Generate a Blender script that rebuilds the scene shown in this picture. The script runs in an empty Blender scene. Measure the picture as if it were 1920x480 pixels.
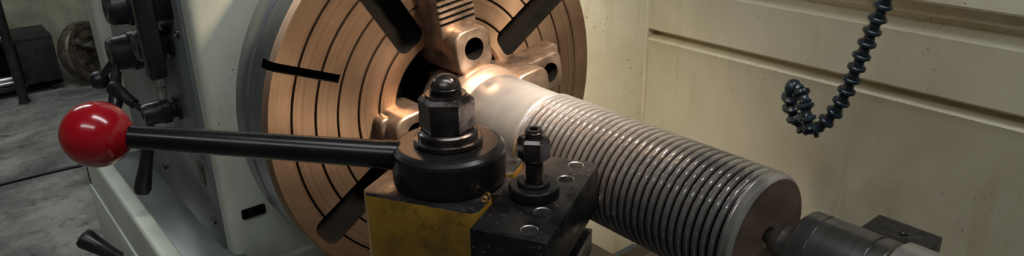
import bpy, bmesh, math, random
from mathutils import Matrix, Vector
random.seed(4)
SC=bpy.context.scene
COL=SC.collection
FLOOR=-1.10          # spindle axis is z=0 while building, everything is lifted at the end
pi=math.pi

# ---------------------------------------------------------------- materials
def new_mat(name):
    m=bpy.data.materials.new(name); m.use_nodes=True
    nt=m.node_tree; b=nt.nodes["Principled BSDF"]
    return m,nt,b
def N(nt,t,**k):
    n=nt.nodes.new(t)
    for a,v in k.items(): setattr(n,a,v)
    return n
def ramp(nt,fac,stops):
    r=N(nt,'ShaderNodeValToRGB')
    e=r.color_ramp.elements
    while len(e)<len(stops): e.new(.5)
    for i,(p,c) in enumerate(stops):
        e[i].position=p; e[i].color=tuple(c)+(1,) if len(c)==3 else c
    nt.links.new(fac,r.inputs[0]); return r.outputs[0]
def mix(nt,fac,a,b,mode='MIX'):
    n=N(nt,'ShaderNodeMix',data_type='RGBA',blend_type=mode)
    if isinstance(fac,(int,float)): n.inputs[0].default_value=fac
    else: nt.links.new(fac,n.inputs[0])
    for i,v in ((6,a),(7,b)):
        if isinstance(v,(tuple,list)): n.inputs[i].default_value=tuple(v)+(1,)
        else: nt.links.new(v,n.inputs[i])
    return n.outputs[2]
def coords(nt,scale=(1,1,1)):
    t=N(nt,'ShaderNodeTexCoord'); m=N(nt,'ShaderNodeMapping')
    m.inputs['Scale'].default_value=scale
    nt.links.new(t.outputs['Object'],m.inputs[0]); return m.outputs[0]
def noise(nt,vec,scale,detail=6,rough=.6,dist=0):
    n=N(nt,'ShaderNodeTexNoise'); n.inputs['Scale'].default_value=scale
    n.inputs['Detail'].default_value=detail; n.inputs['Roughness'].default_value=rough
    n.inputs['Distortion'].default_value=dist
    nt.links.new(vec,n.inputs['Vector']); return n.outputs[0]
def bump(nt,b,h,strength,dist=.002):
    n=N(nt,'ShaderNodeBump'); n.inputs['Strength'].default_value=strength
    n.inputs['Distance'].default_value=dist
    nt.links.new(h,n.inputs['Height']); nt.links.new(n.outputs[0],b.inputs['Normal'])
def specks(nt,v,scale,thr,lo,hi,ns=7):
    vo=N(nt,'ShaderNodeTexVoronoi'); vo.inputs['Scale'].default_value=scale
    nt.links.new(v,vo.inputs['Vector'])
    sp=ramp(nt,vo.outputs['Distance'],[(thr*.7,(1,1,1)),(thr,(0,0,0))])
    a=mix(nt,1.,sp,ramp(nt,noise(nt,v,ns,5,.7),[(lo,(0,0,0)),(hi,(1,1,1))]),'MULTIPLY')
    return mix(nt,1.,a,ramp(nt,noise(nt,v,scale*.5,2,.5),[(.50,(0,0,0)),(.56,(1,1,1))]),'MULTIPLY')
def simple(name,c1,c2,rough=.5,metal=0.,scale=30,stretch=(1,1,1),bs=.1,rvar=.15,coat=0,lo=.35,hi=.65,chips=None):
    m,nt,b=new_mat(name); v=coords(nt,stretch); n=noise(nt,v,scale)
    col=ramp(nt,n,[(lo,c1),(hi,c2)])
    if chips: col=mix(nt,specks(nt,v,260,.26,.46,.56,25),col,chips)
    nt.links.new(col,b.inputs['Base Color'])
    b.inputs['Metallic'].default_value=metal
    mr=N(nt,'ShaderNodeMapRange'); mr.inputs[1].default_value=.3; mr.inputs[2].default_value=.7
    mr.inputs[3].default_value=max(.05,rough-rvar); mr.inputs[4].default_value=min(1,rough+rvar)
    nt.links.new(n,mr.inputs[0]); nt.links.new(mr.outputs[0],b.inputs['Roughness'])
    b.inputs['Coat Weight'].default_value=coat; b.inputs['Coat Roughness'].default_value=.06
    if bs: bump(nt,b,n,bs)
    return m
def paint(name,base,dirt,chips=.5,vs=90,thr=.16,rough=.45,streak=True):
    """old machine enamel with grime, drip stains and dark swarf specks"""
    m,nt,b=new_mat(name); v=coords(nt)
    n1=noise(nt,v,2.6,8,.65,.6)
    d=ramp(nt,n1,[(.40,(0,0,0)),(.74,(1,1,1))])
    col=mix(nt,d,base,dirt)
    if streak:
        vs2=coords(nt,(20,20,2.4)); n2=noise(nt,vs2,1.0,6,.6)
        s=ramp(nt,n2,[(.56,(0,0,0)),(.76,(1,1,1))])
        sm=mix(nt,.42,(0,0,0),s)
        col=mix(nt,sm,col,(.38,.28,.11))
    a=specks(nt,v,vs,thr,.51,.64); a=mix(nt,chips,(0,0,0),a)
    col=mix(nt,a,col,(.14,.095,.05))
    a=specks(nt,v,vs*.42,thr*.5,.56,.66,4); a=mix(nt,chips,(0,0,0),a)
    col=mix(nt,a,col,(.09,.065,.045))
    nt.links.new(col,b.inputs['Base Color'])
    b.inputs['Roughness'].default_value=rough
    bump(nt,b,noise(nt,v,60,3),.08)
    return m
M={}
M['guard']=paint('cream_guard_enamel',(.77,.73,.57),(.58,.52,.36),.9,130,.24)
M['head']=paint('pale_green_enamel',(.68,.71,.61),(.50,.51,.41),.7,70,.14)
M['panelgrey']=paint('grey_gearbox_panel',(.17,.185,.185),(.095,.095,.09),.4,60,.1,.28,False)
M['black']=simple('black_oxide',(.014,.014,.016),(.026,.025,.027),.26,.5,12,bs=.0,rvar=.05)
M['blackrough']=simple('oily_black_cast',(.010,.010,.012),(.026,.024,.025),.32,.4,45,bs=.08,chips=(.22,.18,.15))
M['hub']=simple('black_hub',(.020,.018,.022),(.032,.029,.034),.25,.6,12,bs=0,rvar=.04)
M['plastic']=simple('black_plastic',(.014,.015,.018),(.024,.024,.028),.32,0,40,bs=.02)
M['rubbergrip']=simple('black_grip',(.012,.012,.014),(.022,.022,.024),.34,0,40,bs=.03)
M['red']=simple('glossy_red',(.36,.004,.012),(.44,.007,.016),.2,0,8,bs=0,rvar=.04,coat=.5)
M['steel']=simple('worn_steel',(.36,.35,.34),(.56,.54,.52),.32,.9,20,bs=.03)
M['darksteel']=simple('dark_steel',(.10,.092,.085),(.24,.22,.20),.36,.85,60,bs=.1)
M['rustysteel']=simple('rusty_steel',(.045,.035,.028),(.22,.18,.14),.42,.5,20,bs=.2)
M['nut']=simple('brown_black_nut',(.045,.038,.037),(.13,.11,.105),.24,.8,60,bs=.06)
M['hose']=simple('blue_black_hose',(.009,.017,.025),(.017,.032,.046),.28,0,30,bs=.02)
M['dark']=simple('dark_recess',(.004,.0035,.003),(.008,.007,.006),.9,0,20,bs=0)  # near-black base colour paints in the shade inside chuck bore, slots and holes
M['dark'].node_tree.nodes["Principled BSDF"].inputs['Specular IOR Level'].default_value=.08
M['jaw']=simple('hardened_jaw',(.18,.125,.095),(.42,.31,.24),.34,.8,22,bs=.1)
M['bed']=simple('oily_bed',(.014,.012,.011),(.045,.038,.032),.4,.5,25,bs=.2)
M['cart']=simple('dark_cart',(.012,.013,.015),(.03,.03,.032),.5,.2,20)
M['brass']=simple('brass_shaving',(.45,.25,.09),(.7,.42,.16),.3,.9,60)

def axis_radius(nt):
    t=N(nt,'ShaderNodeTexCoord')
    sx=N(nt,'ShaderNodeSeparateXYZ'); nt.links.new(t.outputs['Object'],sx.inputs[0])
    cx=N(nt,'ShaderNodeCombineXYZ'); nt.links.new(sx.outputs[1],cx.inputs[0]); nt.links.new(sx.outputs[2],cx.inputs[1])
    ln=N(nt,'ShaderNodeVectorMath',operation='LENGTH'); nt.links.new(cx.outputs[0],ln.inputs[0])
    return t,sx,ln.outputs['Value']
def turned(name,c1,c2,metal,rough,freq=220,aniso=.6,bs=.1,mixn=.45):
    """lathe-turned steel: circular grain around the spindle axis (object X)"""
    m,nt,b=new_mat(name); t,sx,rad_=axis_radius(nt)
    c2n=N(nt,'ShaderNodeCombineXYZ'); nt.links.new(rad_,c2n.inputs[0]); nt.links.new(sx.outputs[0],c2n.inputs[1])
    n=noise(nt,c2n.outputs[0],freq,4,.7)
    n2=noise(nt,t.outputs['Object'],9,5,.6)
    f=mix(nt,mixn,n,n2)
    col=ramp(nt,f,[(.38,c1),(.62,c2)])
    nt.links.new(col,b.inputs['Base Color'])
    b.inputs['Metallic'].default_value=metal; b.inputs['Roughness'].default_value=rough
    b.inputs['Anisotropic'].default_value=aniso
    tg=N(nt,'ShaderNodeTangent'); tg.direction_type='RADIAL'; tg.axis='X'
    nt.links.new(tg.outputs[0],b.inputs['Tangent'])
    if bs: bump(nt,b,n,bs,.001)
    return m
M['chuckface']=turned('turned_chuck_face',(.25,.155,.10),(.48,.325,.22),.9,.36,220,.8,.06,.5)
M['chuckrim']=turned('turned_chuck_rim',(.20,.21,.225),(.34,.355,.375),.75,.34,220,.3)
M['workneck']=turned('turned_collar',(.40,.27,.20),(.66,.47,.36),.75,.34,200,.4,.05)
M['workend']=turned('faced_end',(.19,.135,.105),(.38,.275,.22),.7,.40,200,.4,.08,.7)
M['work']=turned('turned_workpiece',(.46,.43,.42),(.70,.66,.64),.86,.30,120,.3,0,.8)
M['center']=turned('turned_dark_steel',(.12,.115,.11),(.24,.23,.225),.85,.24,90,.3,0,.5)
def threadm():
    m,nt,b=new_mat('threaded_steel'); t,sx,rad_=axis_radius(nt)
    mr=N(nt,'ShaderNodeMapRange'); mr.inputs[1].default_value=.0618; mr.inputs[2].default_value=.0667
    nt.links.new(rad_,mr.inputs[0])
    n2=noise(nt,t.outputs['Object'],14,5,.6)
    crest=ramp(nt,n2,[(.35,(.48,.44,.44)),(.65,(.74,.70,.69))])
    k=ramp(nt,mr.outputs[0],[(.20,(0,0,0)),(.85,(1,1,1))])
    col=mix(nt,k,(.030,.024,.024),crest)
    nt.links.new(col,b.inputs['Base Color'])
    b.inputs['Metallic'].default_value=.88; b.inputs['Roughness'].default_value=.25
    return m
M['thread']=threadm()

def yellow():
    m,nt,b=new_mat('grimy_mustard_paint'); v=coords(nt)
    n=noise(nt,v,13,9,.62,.2); n2=noise(nt,v,70,5,.7)
    c=ramp(nt,n,[(.36,(.34,.19,.020)),(.54,(.25,.135,.017)),(.66,(.12,.07,.015)),(.80,(.04,.025,.01))])
    c=mix(nt,ramp(nt,n2,[(.58,(0,0,0)),(.70,(1,1,1))]),c,(.06,.037,.015))
    nt.links.new(c,b.inputs['Base Color']); b.inputs['Roughness'].default_value=.38
    bump(nt,b,n2,.2); return m
M['yellow']=yellow()
def concrete():
    m,nt,b=new_mat('stained_concrete'); v=coords(nt)
    n=noise(nt,v,1.8,9,.70,.5); n2=noise(nt,v,12,6,.7)
    c=ramp(nt,n,[(.38,(.075,.074,.068)),(.5,(.19,.19,.178)),(.62,(.34,.335,.305))])
    c=mix(nt,ramp(nt,n2,[(.54,(0,0,0)),(.70,(1,1,1))]),c,(.075,.072,.065))
    nt.links.new(c,b.inputs['Base Color']); b.inputs['Roughness'].default_value=.62
    bump(nt,b,n2,.2,.004); return m
M['floor']=concrete()
def wallm():
    m,nt,b=new_mat('stained_plaster'); v=coords(nt)
    n=noise(nt,v,1.8,8,.7,.7)
    c=ramp(nt,n,[(.34,(.15,.15,.105)),(.5,(.30,.31,.22)),(.68,(.46,.47,.34))])
    v2=coords(nt,(5,5,.8)); n2=noise(nt,v2,1.5,5)
    c=mix(nt,ramp(nt,n2,[(.58,(0,0,0)),(.76,(1,1,1))]),c,(.10,.10,.075))
    nt.links.new(c,b.inputs['Base Color']); b.inputs['Roughness'].default_value=.85
    return m
M['wall']=wallm()

# ---------------------------------------------------------------- helpers
def thing(name,label,cat,loc,group=None):
    e=bpy.data.objects.new(name,None); e.empty_display_size=.05; e.location=loc
    e["label"]=label; e["category"]=cat
    if group: e["group"]=group
    COL.objects.link(e); return e
WL={}
def wloc(o):
    return WL.get(o.name,Vector(o.location))
def adopt(o,parent):
    if parent is not None:
        o.parent=parent; o.matrix_parent_inverse=Matrix.Translation(-wloc(parent))
def fin(name,bm,mats,parent=None,label=None,smooth=35,center=True,origin=None):
    bmesh.ops.recalc_face_normals(bm,faces=bm.faces[:])
    me=bpy.data.meshes.new(name)
    vs=[v.co for v in bm.verts]
    if origin is None:
        c=Vector([(min(v[i] for v in vs)+max(v[i] for v in vs))/2 for i in range(3)])
    else: c=Vector(origin)
    bmesh.ops.translate(bm,verts=bm.verts[:],vec=-c)
    bm.to_mesh(me); bm.free()
    if not isinstance(mats,(list,tuple)): mats=[mats]
    for m in mats: me.materials.append(M[m])
    if smooth:
        me.shade_smooth()
        me.set_sharp_from_angle(angle=math.radians(smooth))
    o=bpy.data.objects.new(name,me); o.location=c; COL.objects.link(o)
    WL[o.name]=c.copy()
    if label: o["label"]=label
    adopt(o,parent)
    return o
def frame(axis,up=None):
    z=Vector(axis).normalized()
    h=Vector((0,0,1)) if abs(z.z)<.95 else Vector((1,0,0))
    x=h.cross(z).normalized(); y=z.cross(x)
    return Matrix((x,y,z)).transposed()
def add_rev(bm,prof,base,axis,n=48,mat=0,rot=0):
    """prof: (height along axis, radius); solid of revolution, capped if radius>0 at ends"""
    F=frame(axis); base=Vector(base); rings=[]
    for h,r in prof:
        if r<1e-6: rings.append([bm.verts.new(base+F@Vector((0,0,h)))])
        else: rings.append([bm.verts.new(base+F@Vector((r*math.cos(2*pi*i/n+rot),r*math.sin(2*pi*i/n+rot),h))) for i in range(n)])
    fs=[]
    for a,b in zip(rings,rings[1:]):
        for i in range(n):
            j=(i+1)%n
            if len(a)==1 and len(b)==1: continue
            if len(a)==1: fs.append(bm.faces.new((a[0],b[j],b[i])))
            elif len(b)==1: fs.append(bm.faces.new((a[i],a[j],b[0])))
            else: fs.append(bm.faces.new((a[i],a[j],b[j],b[i])))
    if len(rings[0])>1: fs.append(bm.faces.new(rings[0][::-1]))
    if len(rings[-1])>1: fs.append(bm.faces.new(rings[-1]))
    for f in fs: f.material_index=mat
    return fs
def merge(bm,t):
    me=bpy.data.meshes.new("tmp"); t.to_mesh(me); t.free()
    bm.from_mesh(me); bpy.data.meshes.remove(me)
def add_box(bm,lo,hi,mt=None,bev=0,seg=2,mat=0):
    t=bmesh.new()
    vs=[t.verts.new((x,y,z)) for x in (lo[0],hi[0]) for y in (lo[1],hi[1]) for z in (lo[2],hi[2])]
    for q in ((0,1,3,2),(4,6,7,5),(0,4,5,1),(2,3,7,6),(0,2,6,4),(1,5,7,3)): t.faces.new([vs[i] for i in q])
    bmesh.ops.recalc_face_normals(t,faces=t.faces[:])
    if bev: bmesh.ops.bevel(t,geom=t.edges[:],offset=bev,segments=seg,affect='EDGES',profile=.5)
    for f in t.faces: f.material_index=mat
    if mt is not None: bmesh.ops.transform(t,matrix=mt,verts=t.verts[:])
    merge(bm,t)
def add_prism(bm,poly,z0,z1,mt=None,bev=0,mat=0,seg=2):
    t=bmesh.new()
    a=[t.verts.new((x,y,z0)) for x,y in poly]; b=[t.verts.new((x,y,z1)) for x,y in poly]
    n=len(poly); t.faces.new(a[::-1]); t.faces.new(b)
    for i in range(n): t.faces.new((a[i],a[(i+1)%n],b[(i+1)%n],b[i]))
    bmesh.ops.recalc_face_normals(t,faces=t.faces[:])
    if bev:
        ed=[e for e in t.edges if (e.verts[0] in b and e.verts[1] in b)]
        bmesh.ops.bevel(t,geom=ed if seg>2 else t.edges[:],offset=bev,segments=seg,affect='EDGES',profile=.5)
    for f in t.faces: f.material_index=mat
    if mt is not None: bmesh.ops.transform(t,matrix=mt,verts=t.verts[:])
    merge(bm,t)
def rrect(x0,y0,x1,y1,r,k=6):
    out=[]
    for cx,cy,a0 in ((x1-r,y1-r,0),(x0+r,y1-r,90),(x0+r,y0+r,180),(x1-r,y0+r,270)):
        for i in range(k+1):
            a=math.radians(a0+90*i/k); out.append((cx+r*math.cos(a),cy+r*math.sin(a)))
    return out
def rev(name,prof,base,axis,mat,parent=None,n=48,label=None,smooth=35):
    bm=bmesh.new(); add_rev(bm,prof,base,axis,n); return fin(name,bm,mat,parent,label,smooth)
def box(name,lo,hi,mat,parent=None,bev=.002,mt=None,label=None):
    bm=bmesh.new(); add_box(bm,lo,hi,mt,bev); return fin(name,bm,mat,parent,label)
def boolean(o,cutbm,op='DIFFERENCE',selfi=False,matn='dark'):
    me=bpy.data.meshes.new("cut"); bmesh.ops.recalc_face_normals(cutbm,faces=cutbm.faces[:])
    cutbm.to_mesh(me); cutbm.free()
    c=bpy.data.objects.new("cut",me); COL.objects.link(c)
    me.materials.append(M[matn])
    md=o.modifiers.new("b",'BOOLEAN'); md.operation=op; md.object=c; md.solver='EXACT'; md.use_self=selfi
    if hasattr(md,'material_mode'): md.material_mode='TRANSFER'
    dg=bpy.context.evaluated_depsgraph_get(); dg.update()
    nm=bpy.data.meshes.new_from_object(o.evaluated_get(dg))
    o.modifiers.clear(); o.data=nm
    bpy.data.objects.remove(c)
    nm.shade_smooth(); nm.set_sharp_from_angle(angle=math.radians(30))
def structure(name,lo,hi,mat):
    o=box(name,lo,hi,mat,None,0); o["kind"]="structure"; return o

# ---------------------------------------------------------------- room
structure('floor',(-5.4,-4.1,FLOOR-.1),(3.1,3.1,FLOOR),'floor')
structure('wall_left',(-5.4,-4.1,FLOOR),(-5.3,3.1,2.1),'wall')
structure('wall_right',(3.0,-4.1,FLOOR),(3.1,3.1,2.1),'wall')
structure('wall_back',(-5.3,3.0,FLOOR),(3.0,3.1,2.1),'wall')
structure('wall_front',(-5.3,-4.1,FLOOR),(3.0,-4.0,2.1),'wall')
structure('ceiling',(-5.4,-4.1,2.1),(3.1,3.1,2.2),'wall')

# ---------------------------------------------------------------- chuck
ch=thing('lathe_chuck','large four-jaw steel lathe chuck with ring grooves gripping a shaft','lathe chuck',(-.05,0,0))
prof=[(-.109,0),(-.109,.288),(-.105,.297),(-.098,.300),(-.062,.300),(-.060,.2965),(-.052,.2965),(-.050,.300),(-.006,.300),(0,.294)]
for r in (.262,.228,.195,.163,.130):
    prof+=[(0,r+.0019),(-.004,r+.0013),(-.004,r-.0013),(0,r-.0019)]
prof+=[(0,.104),(-.005,.100),(-.05,.100),(-.05,.060),(-.09,.060),(-.09,0)]
bm=bmesh.new(); add_rev(bm,prof,(0,0,0),(1,0,0),160)
for f in bm.faces:
    c=f.calc_center_median()
    rr=math.hypot(c.y,c.z)
    f.material_index = 0 if (c.x>-.0035 and rr<.299) else (2 if rr<.2875 and c.x>-.1 else 1)
body=fin('chuck_body',bm,['chuckface','chuckrim','dark'],ch,origin=(0,0,0))
def radial(ang): return Matrix.Rotation(math.radians(ang),4,'X')   # local +Y is radial
J0=8
cut=bmesh.new()
for k in range(4):
    add_box(cut,(-.022,.05,-.013),(.02,(.21,.21,.14,.14)[k],.013),radial(J0+90*k))
boolean(body,cut)
cut=bmesh.new()
for k in range(4):
    add_box(cut,(-.034,.116,-.024),(.02,.285,.024),radial(J0+25+90*k),bev=.014,seg=3)
    add_box(cut,(-.025,.20,-.006),(.02,.34,.006),radial(J0+60+90*k))
boolean(body,cut)
holes=[.158,.102,.100,.100]
A2=Matrix(((0,0,1,0),(1,0,0,0),(0,1,0,0),(0,0,0,1)))  # (radial,tangential,h)->(x=h,y=radial,z=tangential)
for k in range(4):
    bm=bmesh.new(); w=.031
    rt=radial(J0+90*k)
    add_prism(bm,rrect(.064,-w,.132,w,.020),-.015,.080 if k<2 else .05,rt@A2,bev=.005,seg=3)
    if k<2:
        add_prism(bm,rrect(.085,-w,.185,w,.014),-.015,.052,rt@A2,bev=.004,seg=3)
        add_prism(bm,rrect(.100,-w,.205,w,.010),-.015,.024,rt@A2,bev=.004,seg=3)
    else:
        add_prism(bm,rrect(.075,-w+.004,.140,w-.004,.010),-.015,.022,rt@A2,bev=.004,seg=3)
    j=fin('jaw',bm,['jaw','dark'],ch,smooth=30)
    cut=bmesh.new()
    hp=rt@Vector((.012,holes[k],0))
    add_rev(cut,[(0,.0165),(.1,.0165)],hp,(1,0,0),32)
    if k==1:
        for i in range(5):
            add_box(cut,(.049,.138+i*.0088,-.06),(.06,.1420+i*.0088,.06),rt)
    boolean(j,cut,selfi=True)
rev('backplate',[(-.1695,.12),(-.1695,.19),(-.109,.19),(-.109,.12)],(0,0,0),(1,0,0),'darksteel',ch,64)

# ---------------------------------------------------------------- workpiece
wp=thing('threaded_shaft','thick turned steel shaft with coarse screw thread held by chuck','steel shaft',(.27,0,0))
R=.067; L=.548; T0=.226; T1=.537; pitch=.0098
bm=bmesh.new(); n=128; rings=[]
def thr(u):
    u%=1.0
    if u<.42: return 0.
    if u<.64: return (u-.42)/.22
    if u<.78: return 1.
    return 1-(u-.78)/.22
def rad(x,th):
    fade=min(1,max(0,(x-T0)/.006))*min(1,max(0,(T1-x)/.006))
    return R-.0052*thr(x/pitch+th/(2*pi))*fade
steps=int((T1-T0)/pitch*24)
for s in range(steps+1):
    x=T0+(T1-T0)*s/steps
    rings.append([bm.verts.new((x,rad(x,2*pi*i/n)*math.cos(2*pi*i/n),rad(x,2*pi*i/n)*math.sin(2*pi*i/n))) for i in range(n)])
for a,b in zip(rings,rings[1:]):
    for i in range(n):
        j=(i+1)%n; bm.faces.new((a[i],b[i],b[j],a[j]))
bm.faces.new(rings[0]); bm.faces.new(rings[-1][::-1])
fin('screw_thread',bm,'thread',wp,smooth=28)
rev('plain_neck',[(.085,.05),(.108,.0645),(.113,.0655),(.160,.0655),(.162,.0645),(T0-.008,.0645),(T0-.001,.0620),(T0+.0005,.0600)],(0,0,0),(1,0,0),'work',wp,96)
rev('collar',[(.002,.058),(.002,.060),(.055,.060),(.060,.064),(.064,.0715),(.080,.0735),(.090,.0715),(.098,.064),(.105,.0595),(.107,.05)],(0,0,0),(1,0,0),'workneck',wp,96)
bm=bmesh.new()
add_rev(bm,[(T1-.0005,.060),(T1,.0660),(L-.004,.0660),(L-.0008,.0632),(L,.0622),(L,.0115),(L-.010,.0025),(L-.010,0)],(0,0,0),(1,0,0),96)
for f in bm.faces: f.material_index=1 if math.hypot(f.calc_center_median().y,f.calc_center_median().z)<.0625 else 0
fin('end_collar',bm,['work','workend'],wp,label='bright collar with brown faced end and centre hole',smooth=20)

# ---------------------------------------------------------------- live centre + tailstock
lc=thing('live_center','dark steel live center with conical point pressed into the shaft end','live center',(.6,0,0))
rev('center_point',[(.540,0),(.541,.0020),(.566,.0185),(.572,.0185),(.5721,.0165),(.574,.0165),(.5741,.025),(.581,.025),(.5811,.022),(.584,.022)],(0,0,0),(1,0,0),'center',lc,64,smooth=18)
rev('bearing_housing',[(.582,.020),(.5821,.0375),(.587,.0430),(.602,.0435),(.6021,.0425),(.604,.0425),(.6041,.0435),(.650,.0435),(.6501,.0420),(.6535,.0420),(.6536,.0435),(.664,.0435),(.6665,.041),(.6665,.02)],(0,0,0),(1,0,0),'center',lc,96,smooth=18)
ts=thing('tailstock','lathe tailstock with bright steel quill and green casting','tailstock',(.95,0,-.3))
rev('quill',[(.668,.020),(.6681,.0435),(.672,.0470),(.90,.0470),(.90,.02)],(0,0,0),(1,0,0),'work',ts,96,label='bright steel quill',smooth=18)
bm=bmesh.new()
add_rev(bm,[(.86,.05),(.86,.078),(.875,.085),(1.18,.085),(1.19,.07)],(0,0,0),(1,0,0),64)
add_box(bm,(.88,-.08,-.30),(1.17,.08,-.02),bev=.02,seg=3)
add_box(bm,(.84,-.12,-.319),(1.20,.16,-.27),bev=.01)
fin('tailstock_casting',bm,'head',ts,label='pale green painted casting')
bm=bmesh.new()
add_rev(bm,[(1.19,.03),(1.19,.1),(1.21,.1),(1.21,.03)],(0,0,0),(1,0,0),64)
fin('handwheel',bm,'steel',ts)
st=thing('machine_block','black steel block standing behind the live center','machine block',(.61,.17,-.32))
bm=bmesh.new()
add_box(bm,(.574,.150,-.17),(.644,.196,-.034),bev=.002)
add_box(bm,(.560,.125,-.319),(.66,.225,-.165),bev=.006)
fin('block_body',bm,'blackrough',st)
bm=bmesh.new(); add_rev(bm,[(0,.005),(.003,.005),(.004,.003)],(.612,.171,-.035),(0,0,1),6)
fin('cap_screw',bm,'blackrough',st)

# ---------------------------------------------------------------- bed, carriage
bd=thing('lathe_bed','heavy cast lathe bed with oily dark ways','lathe bed',(.5,.05,FLOOR))
bm=bmesh.new()
add_box(bm,(-.08,-.20,-.42),(1.7,-.12,-.333),bev=.004)
add_box(bm,(-.08,.16,-.42),(1.7,.26,-.333),bev=.004)
add_box(bm,(-.08,-.13,-.52),(1.7,.17,-.40))
for y in (-.16,.21): add_prism(bm,[(y-.018,-.335),(y+.018,-.335),(y,-.3335+.012)],-.08,1.7,Matrix(((0,0,1,0),(1,0,0,0),(0,1,0,0),(0,0,0,1))))
fin('bed_ways',bm,'bed',bd)
box('chip_tray',(-.08,-.33,-.60),(1.9,.60,-.52),'bed',bd,.01)
box('machine_base',(-.08,-.30,FLOOR),(1.7,.45,-.60),'head',bd,.02)
ca=thing('lathe_carriage','oily black carriage and cross slide spanning the lathe bed','lathe carriage',(.36,-.1,-.33))
box('saddle',(.22,-.34,-.318),(.52,.27,-.265),'blackrough',ca,.006)
box('apron',(.20,-.40,-.50),(.54,-.34,-.275),'head',ca,.01)
box('cross_slide',(.30,-.36,-.263),(.45,.02,-.205),'blackrough',ca,.005)
TA=29; TC=Vector((.3056,-.217,0))
TM=Matrix.Translation(TC)@Matrix.Rotation(math.radians(TA),4,'Z')
cs=thing('compound_slide','oily black compound slide under the tool post','compound slide',(.31,-.22,-.2))
bm=bmesh.new(); add_rev(bm,[(-.205,.085),(-.175,.085),(-.172,.082)],(TC.x,TC.y,0),(0,0,1),64); fin('swivel_base',bm,'darksteel',cs)
bm=bmesh.new(); add_box(bm,(-.085,-.13,-.172),(.085,.11,-.070),TM,.006); fin('top_slide',bm,'blackrough',cs)

# ---------------------------------------------------------------- tool post
tp=thing('tool_post','quick-change tool post with black round hub on worn mustard block','tool post',(TC.x,TC.y,-.07))
bm=bmesh.new()
c=.010
poly=[(-.070+c,-.067),(.060-.006,-.067),(.060,-.061),(.060,-.030),(.052,-.022),(.052,.022),(.060,.030),(.060,.061),(.054,.067),(-.070+c,.067),(-.070,.067-c),(-.070,-.067+c)]
add_prism(bm,poly,-.070,.050,TM,bev=.0015)
for f in bm.faces:
    f.material_index=1 if f.normal.z>.5 else 0
fin('block',bm,['yellow','blackrough'],tp,label='worn mustard painted steel block with oily black top')
base=Vector((TC.x,TC.y,0))
rev('clamp_hub',[(.0502,.02),(.0502,.0570),(.0515,.0588),(.0825,.0592),(.0855,.0580),(.0885,.0548),(.0900,.0510),(.0900,.02)],base,(0,0,1),'hub',tp,96,smooth=16)
bm=bmesh.new()
add_rev(bm,[(.0900,.0),(.0900,.0345),(.0915,.0355),(.0955,.0355),(.0965,.0335),(.0965,.031),(.1035,.031),(.105,.029),(.105,0)],base,(0,0,1),72)
fin('flange_washer',bm,'nut',tp,smooth=22)
bm=bmesh.new()
add_rev(bm,[(.105,.0265),(.1065,.0285),(.1365,.0285),(.1405,.0245),(.1405,.0)],base,(0,0,1),6,rot=math.radians(20))
add_rev(bm,[(.1405,.0215),(.1430,.0205),(.1430,0)],base,(0,0,1),48)
o=fin('hex_nut',bm,'nut',tp,smooth=20)
bm=bmesh.new()
pr=[(.138,.0155)]
z=.1432
while z<.1490:
    pr+=[(z,.0145),(z+.0008,.0162),(z+.0014,.0162)]; z+=.0022
pr+=[(.1498,.0155)]
for i in range(9): 
    a=i/8*pi/2; pr.append((.1500+.0125*math.sin(a),.0155*math.cos(a)))
add_rev(bm,pr,base,(0,0,1),48); fin('stud',bm,'nut',tp)
hd=Vector((.1155,-.498,.117)); root=Vector((TC.x,TC.y,.070))
dr=(hd-root).normalized()
start=root+dr*.050; ln=(hd-start).length
bm=bmesh.new()
add_rev(bm,[(0,.0125),(.004,.0155),(.012,.0155),(.02,.0147),(ln*.5,.0130),(ln-.033,.0116),(ln-.02,.0104),(ln-.02,0)],start,dr,48)
lv=fin('lever',bm,'black',tp,label='tapered black steel lever')
bm=bmesh.new()
pr=[(-.0325*math.cos(a),.0325*math.sin(a)) for a in [pi*i/32 for i in range(1,32)]]+[(.0325,0)]
pr=[p for p in pr if not (p[0]<-.0300 and p[1]<.0125)]; pr=[(-.0305,0),(-.0305,.0125)]+pr
add_rev(bm,pr,hd,dr,64); fin('ball_knob',bm,'red',lv,label='glossy red ball knob',smooth=60)

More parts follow.
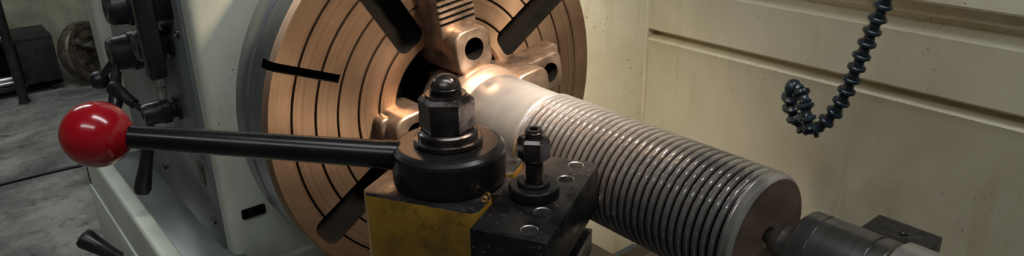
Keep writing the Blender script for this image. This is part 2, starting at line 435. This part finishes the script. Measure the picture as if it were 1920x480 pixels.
# ---------------------------------------------------------------- tool holder
th=thing('tool_holder','black steel tool holder with set screws clamped beside the tool post','tool holder',(TC.x+.08,TC.y+.05,-.06))
bm=bmesh.new()
add_box(bm,(.063,-.090,-.006),(.137,.086,.0485),TM,.0012)
add_box(bm,(.063,-.090,-.060),(.092,.086,-.004),TM,.0012)
add_box(bm,(.063,-.090,-.064),(.132,.086,-.034),TM,.0012)
add_prism(bm,[(.064,-.020),(.0545,-.021),(.0545,.021),(.064,.020)],-.06,.0485,TM)
holder=fin('holder_body',bm,'blackrough',th)
cut=bmesh.new()
SCR=[(.1150,-.073),(.1150,-.037),(.1150,.037),(.1150,.073)]
for u,v in SCR:
    p=TM@Vector((u,v,.032)); add_rev(cut,[(0,.0078),(.0158,.0078),(.0172,.0094)],p,(0,0,1),32)
boolean(holder,cut,selfi=True,matn='steel')
for u,v in SCR:
    p=TM@Vector((u,v,.0310)); bm=bmesh.new()
    out=[];inn=[];bot=[]
    for i in range(24):
        a=2*pi*i/24; out.append(bm.verts.new(p+Vector((.0076*math.cos(a),.0076*math.sin(a),.007))))
        aa=((a+pi/6)%(pi/3))-pi/6; rr=.0042/math.cos(aa)*.95
        inn.append(bm.verts.new(p+Vector((rr*math.cos(a),rr*math.sin(a),.007))))
        bot.append(bm.verts.new(p+Vector((rr*math.cos(a),rr*math.sin(a),.002))))
    low=[bm.verts.new(v_.co-Vector((0,0,.0055))) for v_ in out]
    for i in range(24):
        j=(i+1)%24
        bm.faces.new((out[i],out[j],inn[j],inn[i])); bm.faces.new((inn[i],inn[j],bot[j],bot[i])); bm.faces.new((out[i],low[i],low[j],out[j]))
    bm.faces.new(bot); bm.faces.new(low[::-1])
    fin('set_screw',bm,'nut',th)
sb=TM@Vector((.0955,-.0065,0))
bm=bmesh.new()
prof=[(.0487,.012),(.0487,.0235),(.0500,.0250),(.0590,.0250),(.0605,.0235),(.0605,.0165),(.0640,.0160),(.0650,.0150),(.0650,.010)]
add_rev(bm,prof,sb,(0,0,1),72)
for v in bm.verts:
    d=math.hypot(v.co.x-sb.x,v.co.y-sb.y)
    if d>.0245:
        a=math.atan2(v.co.y-sb.y,v.co.x-sb.x); k=1+(.012 if int(round(a/(2*pi)*72))%2 else -.012)
        v.co.x=sb.x+(v.co.x-sb.x)*k; v.co.y=sb.y+(v.co.y-sb.y)*k
fin('adjusting_wheel',bm,'black',th,smooth=20)
bm=bmesh.new(); z=.060; pr=[(.05,.0085)]
while z<.117:
    pr+=[(z,.0082),(z+.0008,.0096),(z+.0012,.0096),(z+.0020,.0082)]; z+=.0022
pr+=[(.119,.0078),(.119,.0042),(.115,.0042),(.115,0)]
add_rev(bm,pr,sb,(0,0,1),40); fin('height_stud',bm,'nut',th)
bm=bmesh.new()
add_rev(bm,[(.088,.0145),(.0895,.0160),(.108,.0160),(.111,.0135),(.111,.008)],sb,(0,0,1),6,rot=math.radians(12)); fin('lock_nut',bm,'nut',th,smooth=20)
ct=thing('cutting_tool','square shank lathe cutting tool clamped in the holder slot','cutting tool',tuple(TM@Vector((.11,.03,-.02))))
bm=bmesh.new()
add_box(bm,(.094,-.115,-.0335),(.122,.105,-.0075),TM,.001)
add_prism(bm,[(.094,.104),(.122,.104),(.118,.122),(.106,.130)],-.028,-.0078,TM)
fin('shank',bm,'darksteel',ct)
for q,(u,v,zz) in enumerate([(.058,-.046,.0505),(.060,.062,.052)]):
    s_=thing('metal_shaving','curled brass-coloured metal shaving resting on the tool block','metal shaving',tuple(TM@Vector((u,v,.05))))
    bm=bmesh.new(); pts=[]
    for i in range(20):
        a=i*.55; pts.append(TM@Vector((u+.004*math.cos(a),v+i*.0007,zz+.004+.004*math.sin(a))))
    rr=[]
    for i,p in enumerate(pts):
        rr.append((bm.verts.new(p-(TM.to_3x3()@Vector((0,.0018,0)))),bm.verts.new(p+(TM.to_3x3()@Vector((0,.0018,0))))))
    for a,b in zip(rr,rr[1:]): bm.faces.new((a[0],a[1],b[1],b[0]))
    fin('curl',bm,'brass',s_)

# ---------------------------------------------------------------- splash guard (folded sheet)
sg=thing('splash_guard','cream painted sheet metal splash guard spattered with oil and swarf','splash guard',(.9,.66,-.45))
def fold(name,pts,x0,x1,parent):
    bm=bmesh.new(); a=[bm.verts.new((x0,y,z)) for y,z in pts]; b=[bm.verts.new((x1,y,z)) for y,z in pts]
    a2=[bm.verts.new((x0,y+.012,z)) for y,z in pts]; b2=[bm.verts.new((x1,y+.012,z)) for y,z in pts]
    for i in range(len(pts)-1):
        bm.faces.new((a[i],a[i+1],b[i+1],b[i])); bm.faces.new((a2[i+1],a2[i],b2[i],b2[i+1]))
        bm.faces.new((a[i+1],a[i],a2[i],a2[i+1])); bm.faces.new((b[i],b[i+1],b2[i+1],b2[i]))
    bm.faces.new((a[0],b[0],b2[0],a2[0])); bm.faces.new((a[-1],a2[-1],b2[-1],b[-1]))
    return fin(name,bm,'guard',parent,smooth=20)
pts=[(.640,.60),(.640,.122),(.642,.118),(.668,.116),(.668,.094),(.690,.091),(.690,.080),(.656,.064),(.657,.054),(.657,-.032),(.659,-.035),(.692,-.037),(.692,-.048),(.656,-.058),(.657,-.064),(.660,-.076),(.660,-.60)]
fold('back_panel',pts,-.168,1.75,sg)
bm=bmesh.new(); add_box(bm,(-.186,.40,-.60),(-.170,.710,.60),bev=.002); fin('end_panel',bm,'guard',sg)
bm=bmesh.new(); add_box(bm,(-.171,.649,-.60),(-.164,.660,.60),bev=.003); fin('corner_seam',bm,'guard',sg)

# ---------------------------------------------------------------- headstock
hs=thing('headstock','pale green lathe headstock and gearbox with grey control panel','headstock',(-.45,0,FLOOR))
bm=bmesh.new()
add_box(bm,(-.80,-.316,-.60),(-.171,.39,.55),bev=.016,seg=3)
fin('housing',bm,'head',hs)
bm=bmesh.new(); add_box(bm,(-.72,-.322,-.40),(-.205,-.312,.30),bev=.002); fin('face_plate',bm,'panelgrey',hs)
bm=bmesh.new(); add_box(bm,(-.80,-.345,-.22),(-.725,-.30,.30),bev=.01,seg=3); fin('edge_rib',bm,'head',hs)
bm=bmesh.new()
add_box(bm,(-.78,-.420,-.60),(-.10,-.390,-.200),bev=.007,seg=3)
add_box(bm,(-.78,-.420,-.60),(-.735,-.31,-.200),bev=.007,seg=3)
add_box(bm,(-.10,-.420,-.60),(-.085,-.2,-.215),bev=.005,seg=3)
add_box(bm,(-.76,-.424,-.50),(-.12,-.415,-.29),bev=.004,seg=2)
fin('gearbox_rim',bm,'head',hs)
bm=bmesh.new(); add_box(bm,(-.74,-.395,-.60),(-.095,-.30,-.235),bev=.002); fin('gearbox_top',bm,'panelgrey',hs)
box('pedestal',(-.80,-.40,FLOOR),(-.145,.39,-.601),'head',hs,.01)
bm=bmesh.new(); add_box(bm,(-.1715,-.296,-.175),(-.166,-.258,-.158),bev=.003); fin('drain_slot',bm,'dark',hs)
for x,z in ((-.225,.12),(-.225,-.19),(-.50,-.19)):
    rev('panel_screw',[(0,.006),(.004,.006),(.005,.004),(.003,.003),(.003,0)],(x,-.322,z),(0,-1,0),'darksteel',hs,24)
box('selector_plate',(-.262,-.3245,-.130),(-.234,-.3215,-.095),'rustysteel',hs,.001,label='small worn brown metal plate')
def knob(name,p,r,h,parent,mat='plastic',label=None):
    bm=bmesh.new()
    add_rev(bm,[(0,r*.95),(.006,r*.95),(.008,r*.7),(h*.25,r*.7),(h*.3,r),(h*.5,r),(h*.52,r*.9),(h*.88,r*.85),(h,r*.7),(h,r*.35),(h*.93,0)],p,(0,-1,0),48)
    return fin(name,bm,mat,parent,label,smooth=25)
knob('speed_knob',(-.286,-.321,.097),.028,.050,hs)
knob('feed_knob',(-.431,-.321,.056),.033,.062,hs)
knob('feed_knob',(-.398,-.321,.134),.029,.058,hs)
knob('selector_hub',(-.312,-.321,-.019),.021,.055,hs)
bm=bmesh.new()
add_box(bm,(-.258,-.370,.055),(-.232,-.344,.20),bev=.005)
add_box(bm,(-.258,-.345,.14),(-.232,-.318,.18),bev=.003)
fin('control_bar',bm,'black',hs)
rev('socket_end',[(0,.011),(.012,.0105),(.012,.008),(.03,.008),(.033,.006)],(-.245,-.357,.056),(0,0,-1),'steel',hs,24,'bright steel socket end')
def rod(name,p,q,r0,r1,parent,mat='rubbergrip',ball=0,grip=False):
    p=Vector(p);q=Vector(q);d=q-p;l=d.length; bm=bmesh.new()
    if grip: pr=[(0,r0*.5),(0,r0*.6),(l*.35,r0*.6),(l*.36,r0),(l*.6,r0*1.1),(l*.92,r1*1.35),(l*.98,r1*1.1),(l,r1*.5),(l,0)]
    else: pr=[(0,r0),(l,r1),(l,0)]
    add_rev(bm,pr,p,d,32)
    if ball:
        add_rev(bm,[(-ball,0)]+[(-ball*math.cos(a),ball*math.sin(a)) for a in [pi*i/14 for i in range(1,14)]]+[(ball,0)],q,d,28)
    return fin(name,bm,mat,parent)
rod('shift_lever',(-.431,-.372,.050),(-.47,-.40,.006),.007,.006,hs,ball=.016)
rod('shift_lever',(-.431,-.372,.056),(-.352,-.405,-.012),.008,.008,hs,grip=True)
rod('shift_lever',(-.312,-.368,-.019),(-.375,-.40,.020),.008,.009,hs,grip=True)
rod('shift_lever',(-.312,-.362,-.02),(-.328,-.400,-.155),.009,.010,hs,grip=True)
rod('thread_lever',(-.36,-.423,-.31),(-.41,-.492,-.235),.011,.013,hs,grip=True)
box('interlock_box',(-.36,-.350,.16),(-.262,-.318,.24),'plastic',hs,.004)

# ---------------------------------------------------------------- coolant hose
ho=thing('coolant_hose','blue-black segmented flexible coolant hose hanging and hooked at its end','coolant hose',(.43,.48,.3))
ctrl=[Vector(p) for p in [(.470,.48,.33),(.440,.48,.25),(.430,.48,.205),(.418,.48,.150),(.397,.48,.059),(.378,.48,-.019),(.362,.477,-.054),(.343,.470,-.075),(.321,.460,-.064),(.311,.448,-.032),(.320,.436,-.002),(.341,.428,-.008),(.353,.424,-.034),(.362,.423,-.056)]]
def catmull(P,t):
    n=len(P)-1; i=min(int(t),n-1); u=t-i
    p0=P[max(i-1,0)];p1=P[i];p2=P[i+1];p3=P[min(i+2,n)]
    return .5*((2*p1)+(-p0+p2)*u+(2*p0-5*p1+4*p2-p3)*u*u+(-p0+3*p1-3*p2+p3)*u**3)
samp=[catmull(ctrl,i*(len(ctrl)-1)/1500) for i in range(1501)]
pos=[];acc=0;step=.0205;pos.append((samp[0],samp[1]-samp[0]))
for a,b in zip(samp,samp[1:]):
    acc+=(b-a).length
    if acc>=step: acc-=step; pos.append((b,(b-a)))
segm=None
for k,(p,d) in enumerate(pos):
    if segm is None:
        bm=bmesh.new()
        add_rev(bm,[(-.0105,.0080),(-.0105,.0122),(-.0090,.0138),(-.0050,.0138),(-.0030,.0108),(.000,.0080),(.004,.0078),(.0095,.0100),(.0130,.0075),(.0130,.0030)],(0,0,0),(0,0,1),28)
        segm=fin('hose_segment',bm,'hose',None,origin=(0,0,0)); o=segm
    else:
        o=segm.copy(); COL.objects.link(o)
    o.parent=ho; o.matrix_parent_inverse=Matrix.Translation(-Vector(ho.location))
    o.matrix_basis=Matrix.Translation(p)@frame(d).to_4x4()

# ---------------------------------------------------------------- far left background
def slab_chuck():
    t=thing('spare_chuck','spare lathe chuck with rusty brown face standing on the concrete floor','lathe chuck',(-4.47,.13,FLOOR))
    c=Vector((-4.45,.14,FLOOR+.205)); ax=Vector((.80,.58,.12)).normalized()
    bm=bmesh.new(); add_rev(bm,[(-.06,0),(-.06,.160),(-.02,.160),(-.02,.185),(-.012,.195),(.05,.195),(.06,.185),(.06,.150),(.052,.148),(.052,.140),(.06,.138),(.06,.09),(.045,.088),(.045,.04),(.0,.04),(0,0)],c,ax,64)
    fin('chuck_body',bm,['rustysteel'],t)
    F=frame(ax)
    for k in range(3):
        bm=bmesh.new(); mt=Matrix.Translation(c)@F.to_4x4()@Matrix.Rotation(k*2*pi/3+.4,4,'Z')
        add_box(bm,(.04,-.02,.05),(.15,.02,.10),mt,.004); add_box(bm,(.04,-.02,.085),(.10,.02,.15),mt,.004)
        fin('jaw',bm,'darksteel',t)
slab_chuck()
cart=thing('tool_cart','low black steel cart with bars on its open shelf','cart',(-4.5,-.35,FLOOR))
bm=bmesh.new()
add_box(bm,(-4.75,-.75,FLOOR+.04),(-4.40,-.03,FLOOR+.07),bev=.005)
add_box(bm,(-4.75,-.75,FLOOR+.33),(-4.40,-.03,FLOOR+.36),bev=.005)
add_box(bm,(-4.75,-.23,FLOOR+.04),(-4.40,-.03,FLOOR+.34),bev=.005)
add_box(bm,(-4.77,-.76,FLOOR+.04),(-4.74,-.03,FLOOR+.34),bev=.002)
fin('cart_frame',bm,'cart',cart)
for y in (-.70,-.08):
    for x in (-4.71,-4.44):
        rev('caster',[(-.015,0),(-.015,.02),(.015,.02),(.015,0)],(x,y,FLOOR+.02),(0,1,0),'cart',cart,20)
for i,(z,r) in enumerate([(FLOOR+.096,.025),(FLOOR+.086,.015),(FLOOR+.381,.02)]):
    b_=thing('steel_bar','grey steel bar lying on the black cart','steel bar',(-4.5+.05*i,-.5,z-r))
    rev('bar',[(0,r*.9),(0.002,r),(.448,r),(.45,r*.9)],(-4.50+.055*i,-.72,z),(0.02,1,0),'steel',b_,24)
pp=thing('pipe_post','dark upright pipe post standing on the concrete floor','pipe',(-4.25,-.275,FLOOR))
bm=bmesh.new()
add_rev(bm,[(0,.032),(.01,.032),(.012,.027),(1.9,.027),(1.9,0)],(-4.25,-.275,FLOOR),(0,0,1),32)
fin('post',bm,'cart',pp)
cb=thing('floor_cable','thin dark cable lying across the concrete floor','cable',(-2.6,-.2,FLOOR))
bm=bmesh.new()
pts=[Vector((-2.95+.03*math.sin(i*.5),-1.6+i*.12,FLOOR+.008)) for i in range(22)]
for a,b in zip(pts,pts[1:]):
    add_rev(bm,[(0,.008),((b-a).length,.008)],a,b-a,10)
fin('cable_run',bm,'cart',cb)

# ---------------------------------------------------------------- lights
def area(name,loc,target,size,energy,color,sy=None):
    l=bpy.data.lights.new(name,'AREA'); l.energy=energy; l.color=color; l.size=size
    if sy: l.shape='RECTANGLE'; l.size_y=sy
    o=bpy.data.objects.new(name,l); COL.objects.link(o); o.location=loc
    d=Vector(target)-Vector(loc); o.rotation_euler=d.to_track_quat('-Z','Y').to_euler(); return o
def spot(name,loc,target,energy,color,ang,blend,rad):
    l=bpy.data.lights.new(name,'SPOT'); l.energy=energy; l.color=color; l.spot_size=math.radians(ang); l.spot_blend=blend; l.shadow_soft_size=rad
    o=bpy.data.objects.new(name,l); COL.objects.link(o); o.location=loc
    d=Vector(target)-Vector(loc); o.rotation_euler=d.to_track_quat('-Z','Y').to_euler(); return o
spot('warm_spot',(.36,.02,.44),(.10,.04,.03),32,(1,.80,.58),104,1.,.035)  # machine lamp over the chuck
spot('warm_spot',(.30,.10,.46),(.20,.02,.06),26,(1,.90,.78),38,1.,.03)  # extra unseen spot, added only to brighten the top of the shaft
area('ceiling_fill',(.9,.15,1.95),(.5,.5,0),1.8,20,(.97,.99,1.0),.3)  # these three are added overhead fills for ambient light, no tube fixtures seen
area('ceiling_fill',(1.4,-1.5,1.95),(.2,-.1,0),1.8,13,(.90,.95,1.0),.3)
area('ceiling_fill',(-3.0,-.8,1.95),(-3.4,-.2,-1.1),2.2,40,(.95,.99,1.0),.4)
w=bpy.data.worlds.new('w'); SC.world=w; w.use_nodes=True
w.node_tree.nodes['Background'].inputs[0].default_value=(.5,.56,.6,1); w.node_tree.nodes['Background'].inputs[1].default_value=.15

# ---------------------------------------------------------------- camera
yaw,pt,rl=2.4572,-.3884,-.0181
F=Vector((math.cos(pt)*math.cos(yaw),math.cos(pt)*math.sin(yaw),math.sin(pt)))
Rt=F.cross(Vector((0,0,1))).normalized(); U=Rt.cross(F)
c,s=math.cos(rl),math.sin(rl); R2=c*Rt+s*U; U2=-s*Rt+c*U
C=Vector((.8728,-.5951,.3809))
cam=bpy.data.cameras.new('camera'); co=bpy.data.objects.new('camera',cam); COL.objects.link(co)
co.matrix_world=Matrix(((R2.x,U2.x,-F.x,C.x),(R2.y,U2.y,-F.y,C.y),(R2.z,U2.z,-F.z,C.z),(0,0,0,1)))
cam.sensor_width=36; cam.lens=36*1348.8/1920; cam.clip_start=.01; cam.clip_end=50
SC.camera=co
for o in list(SC.objects):
    if o.parent is None: o.location.z+=-FLOOR
SC.view_settings.view_transform='Standard'
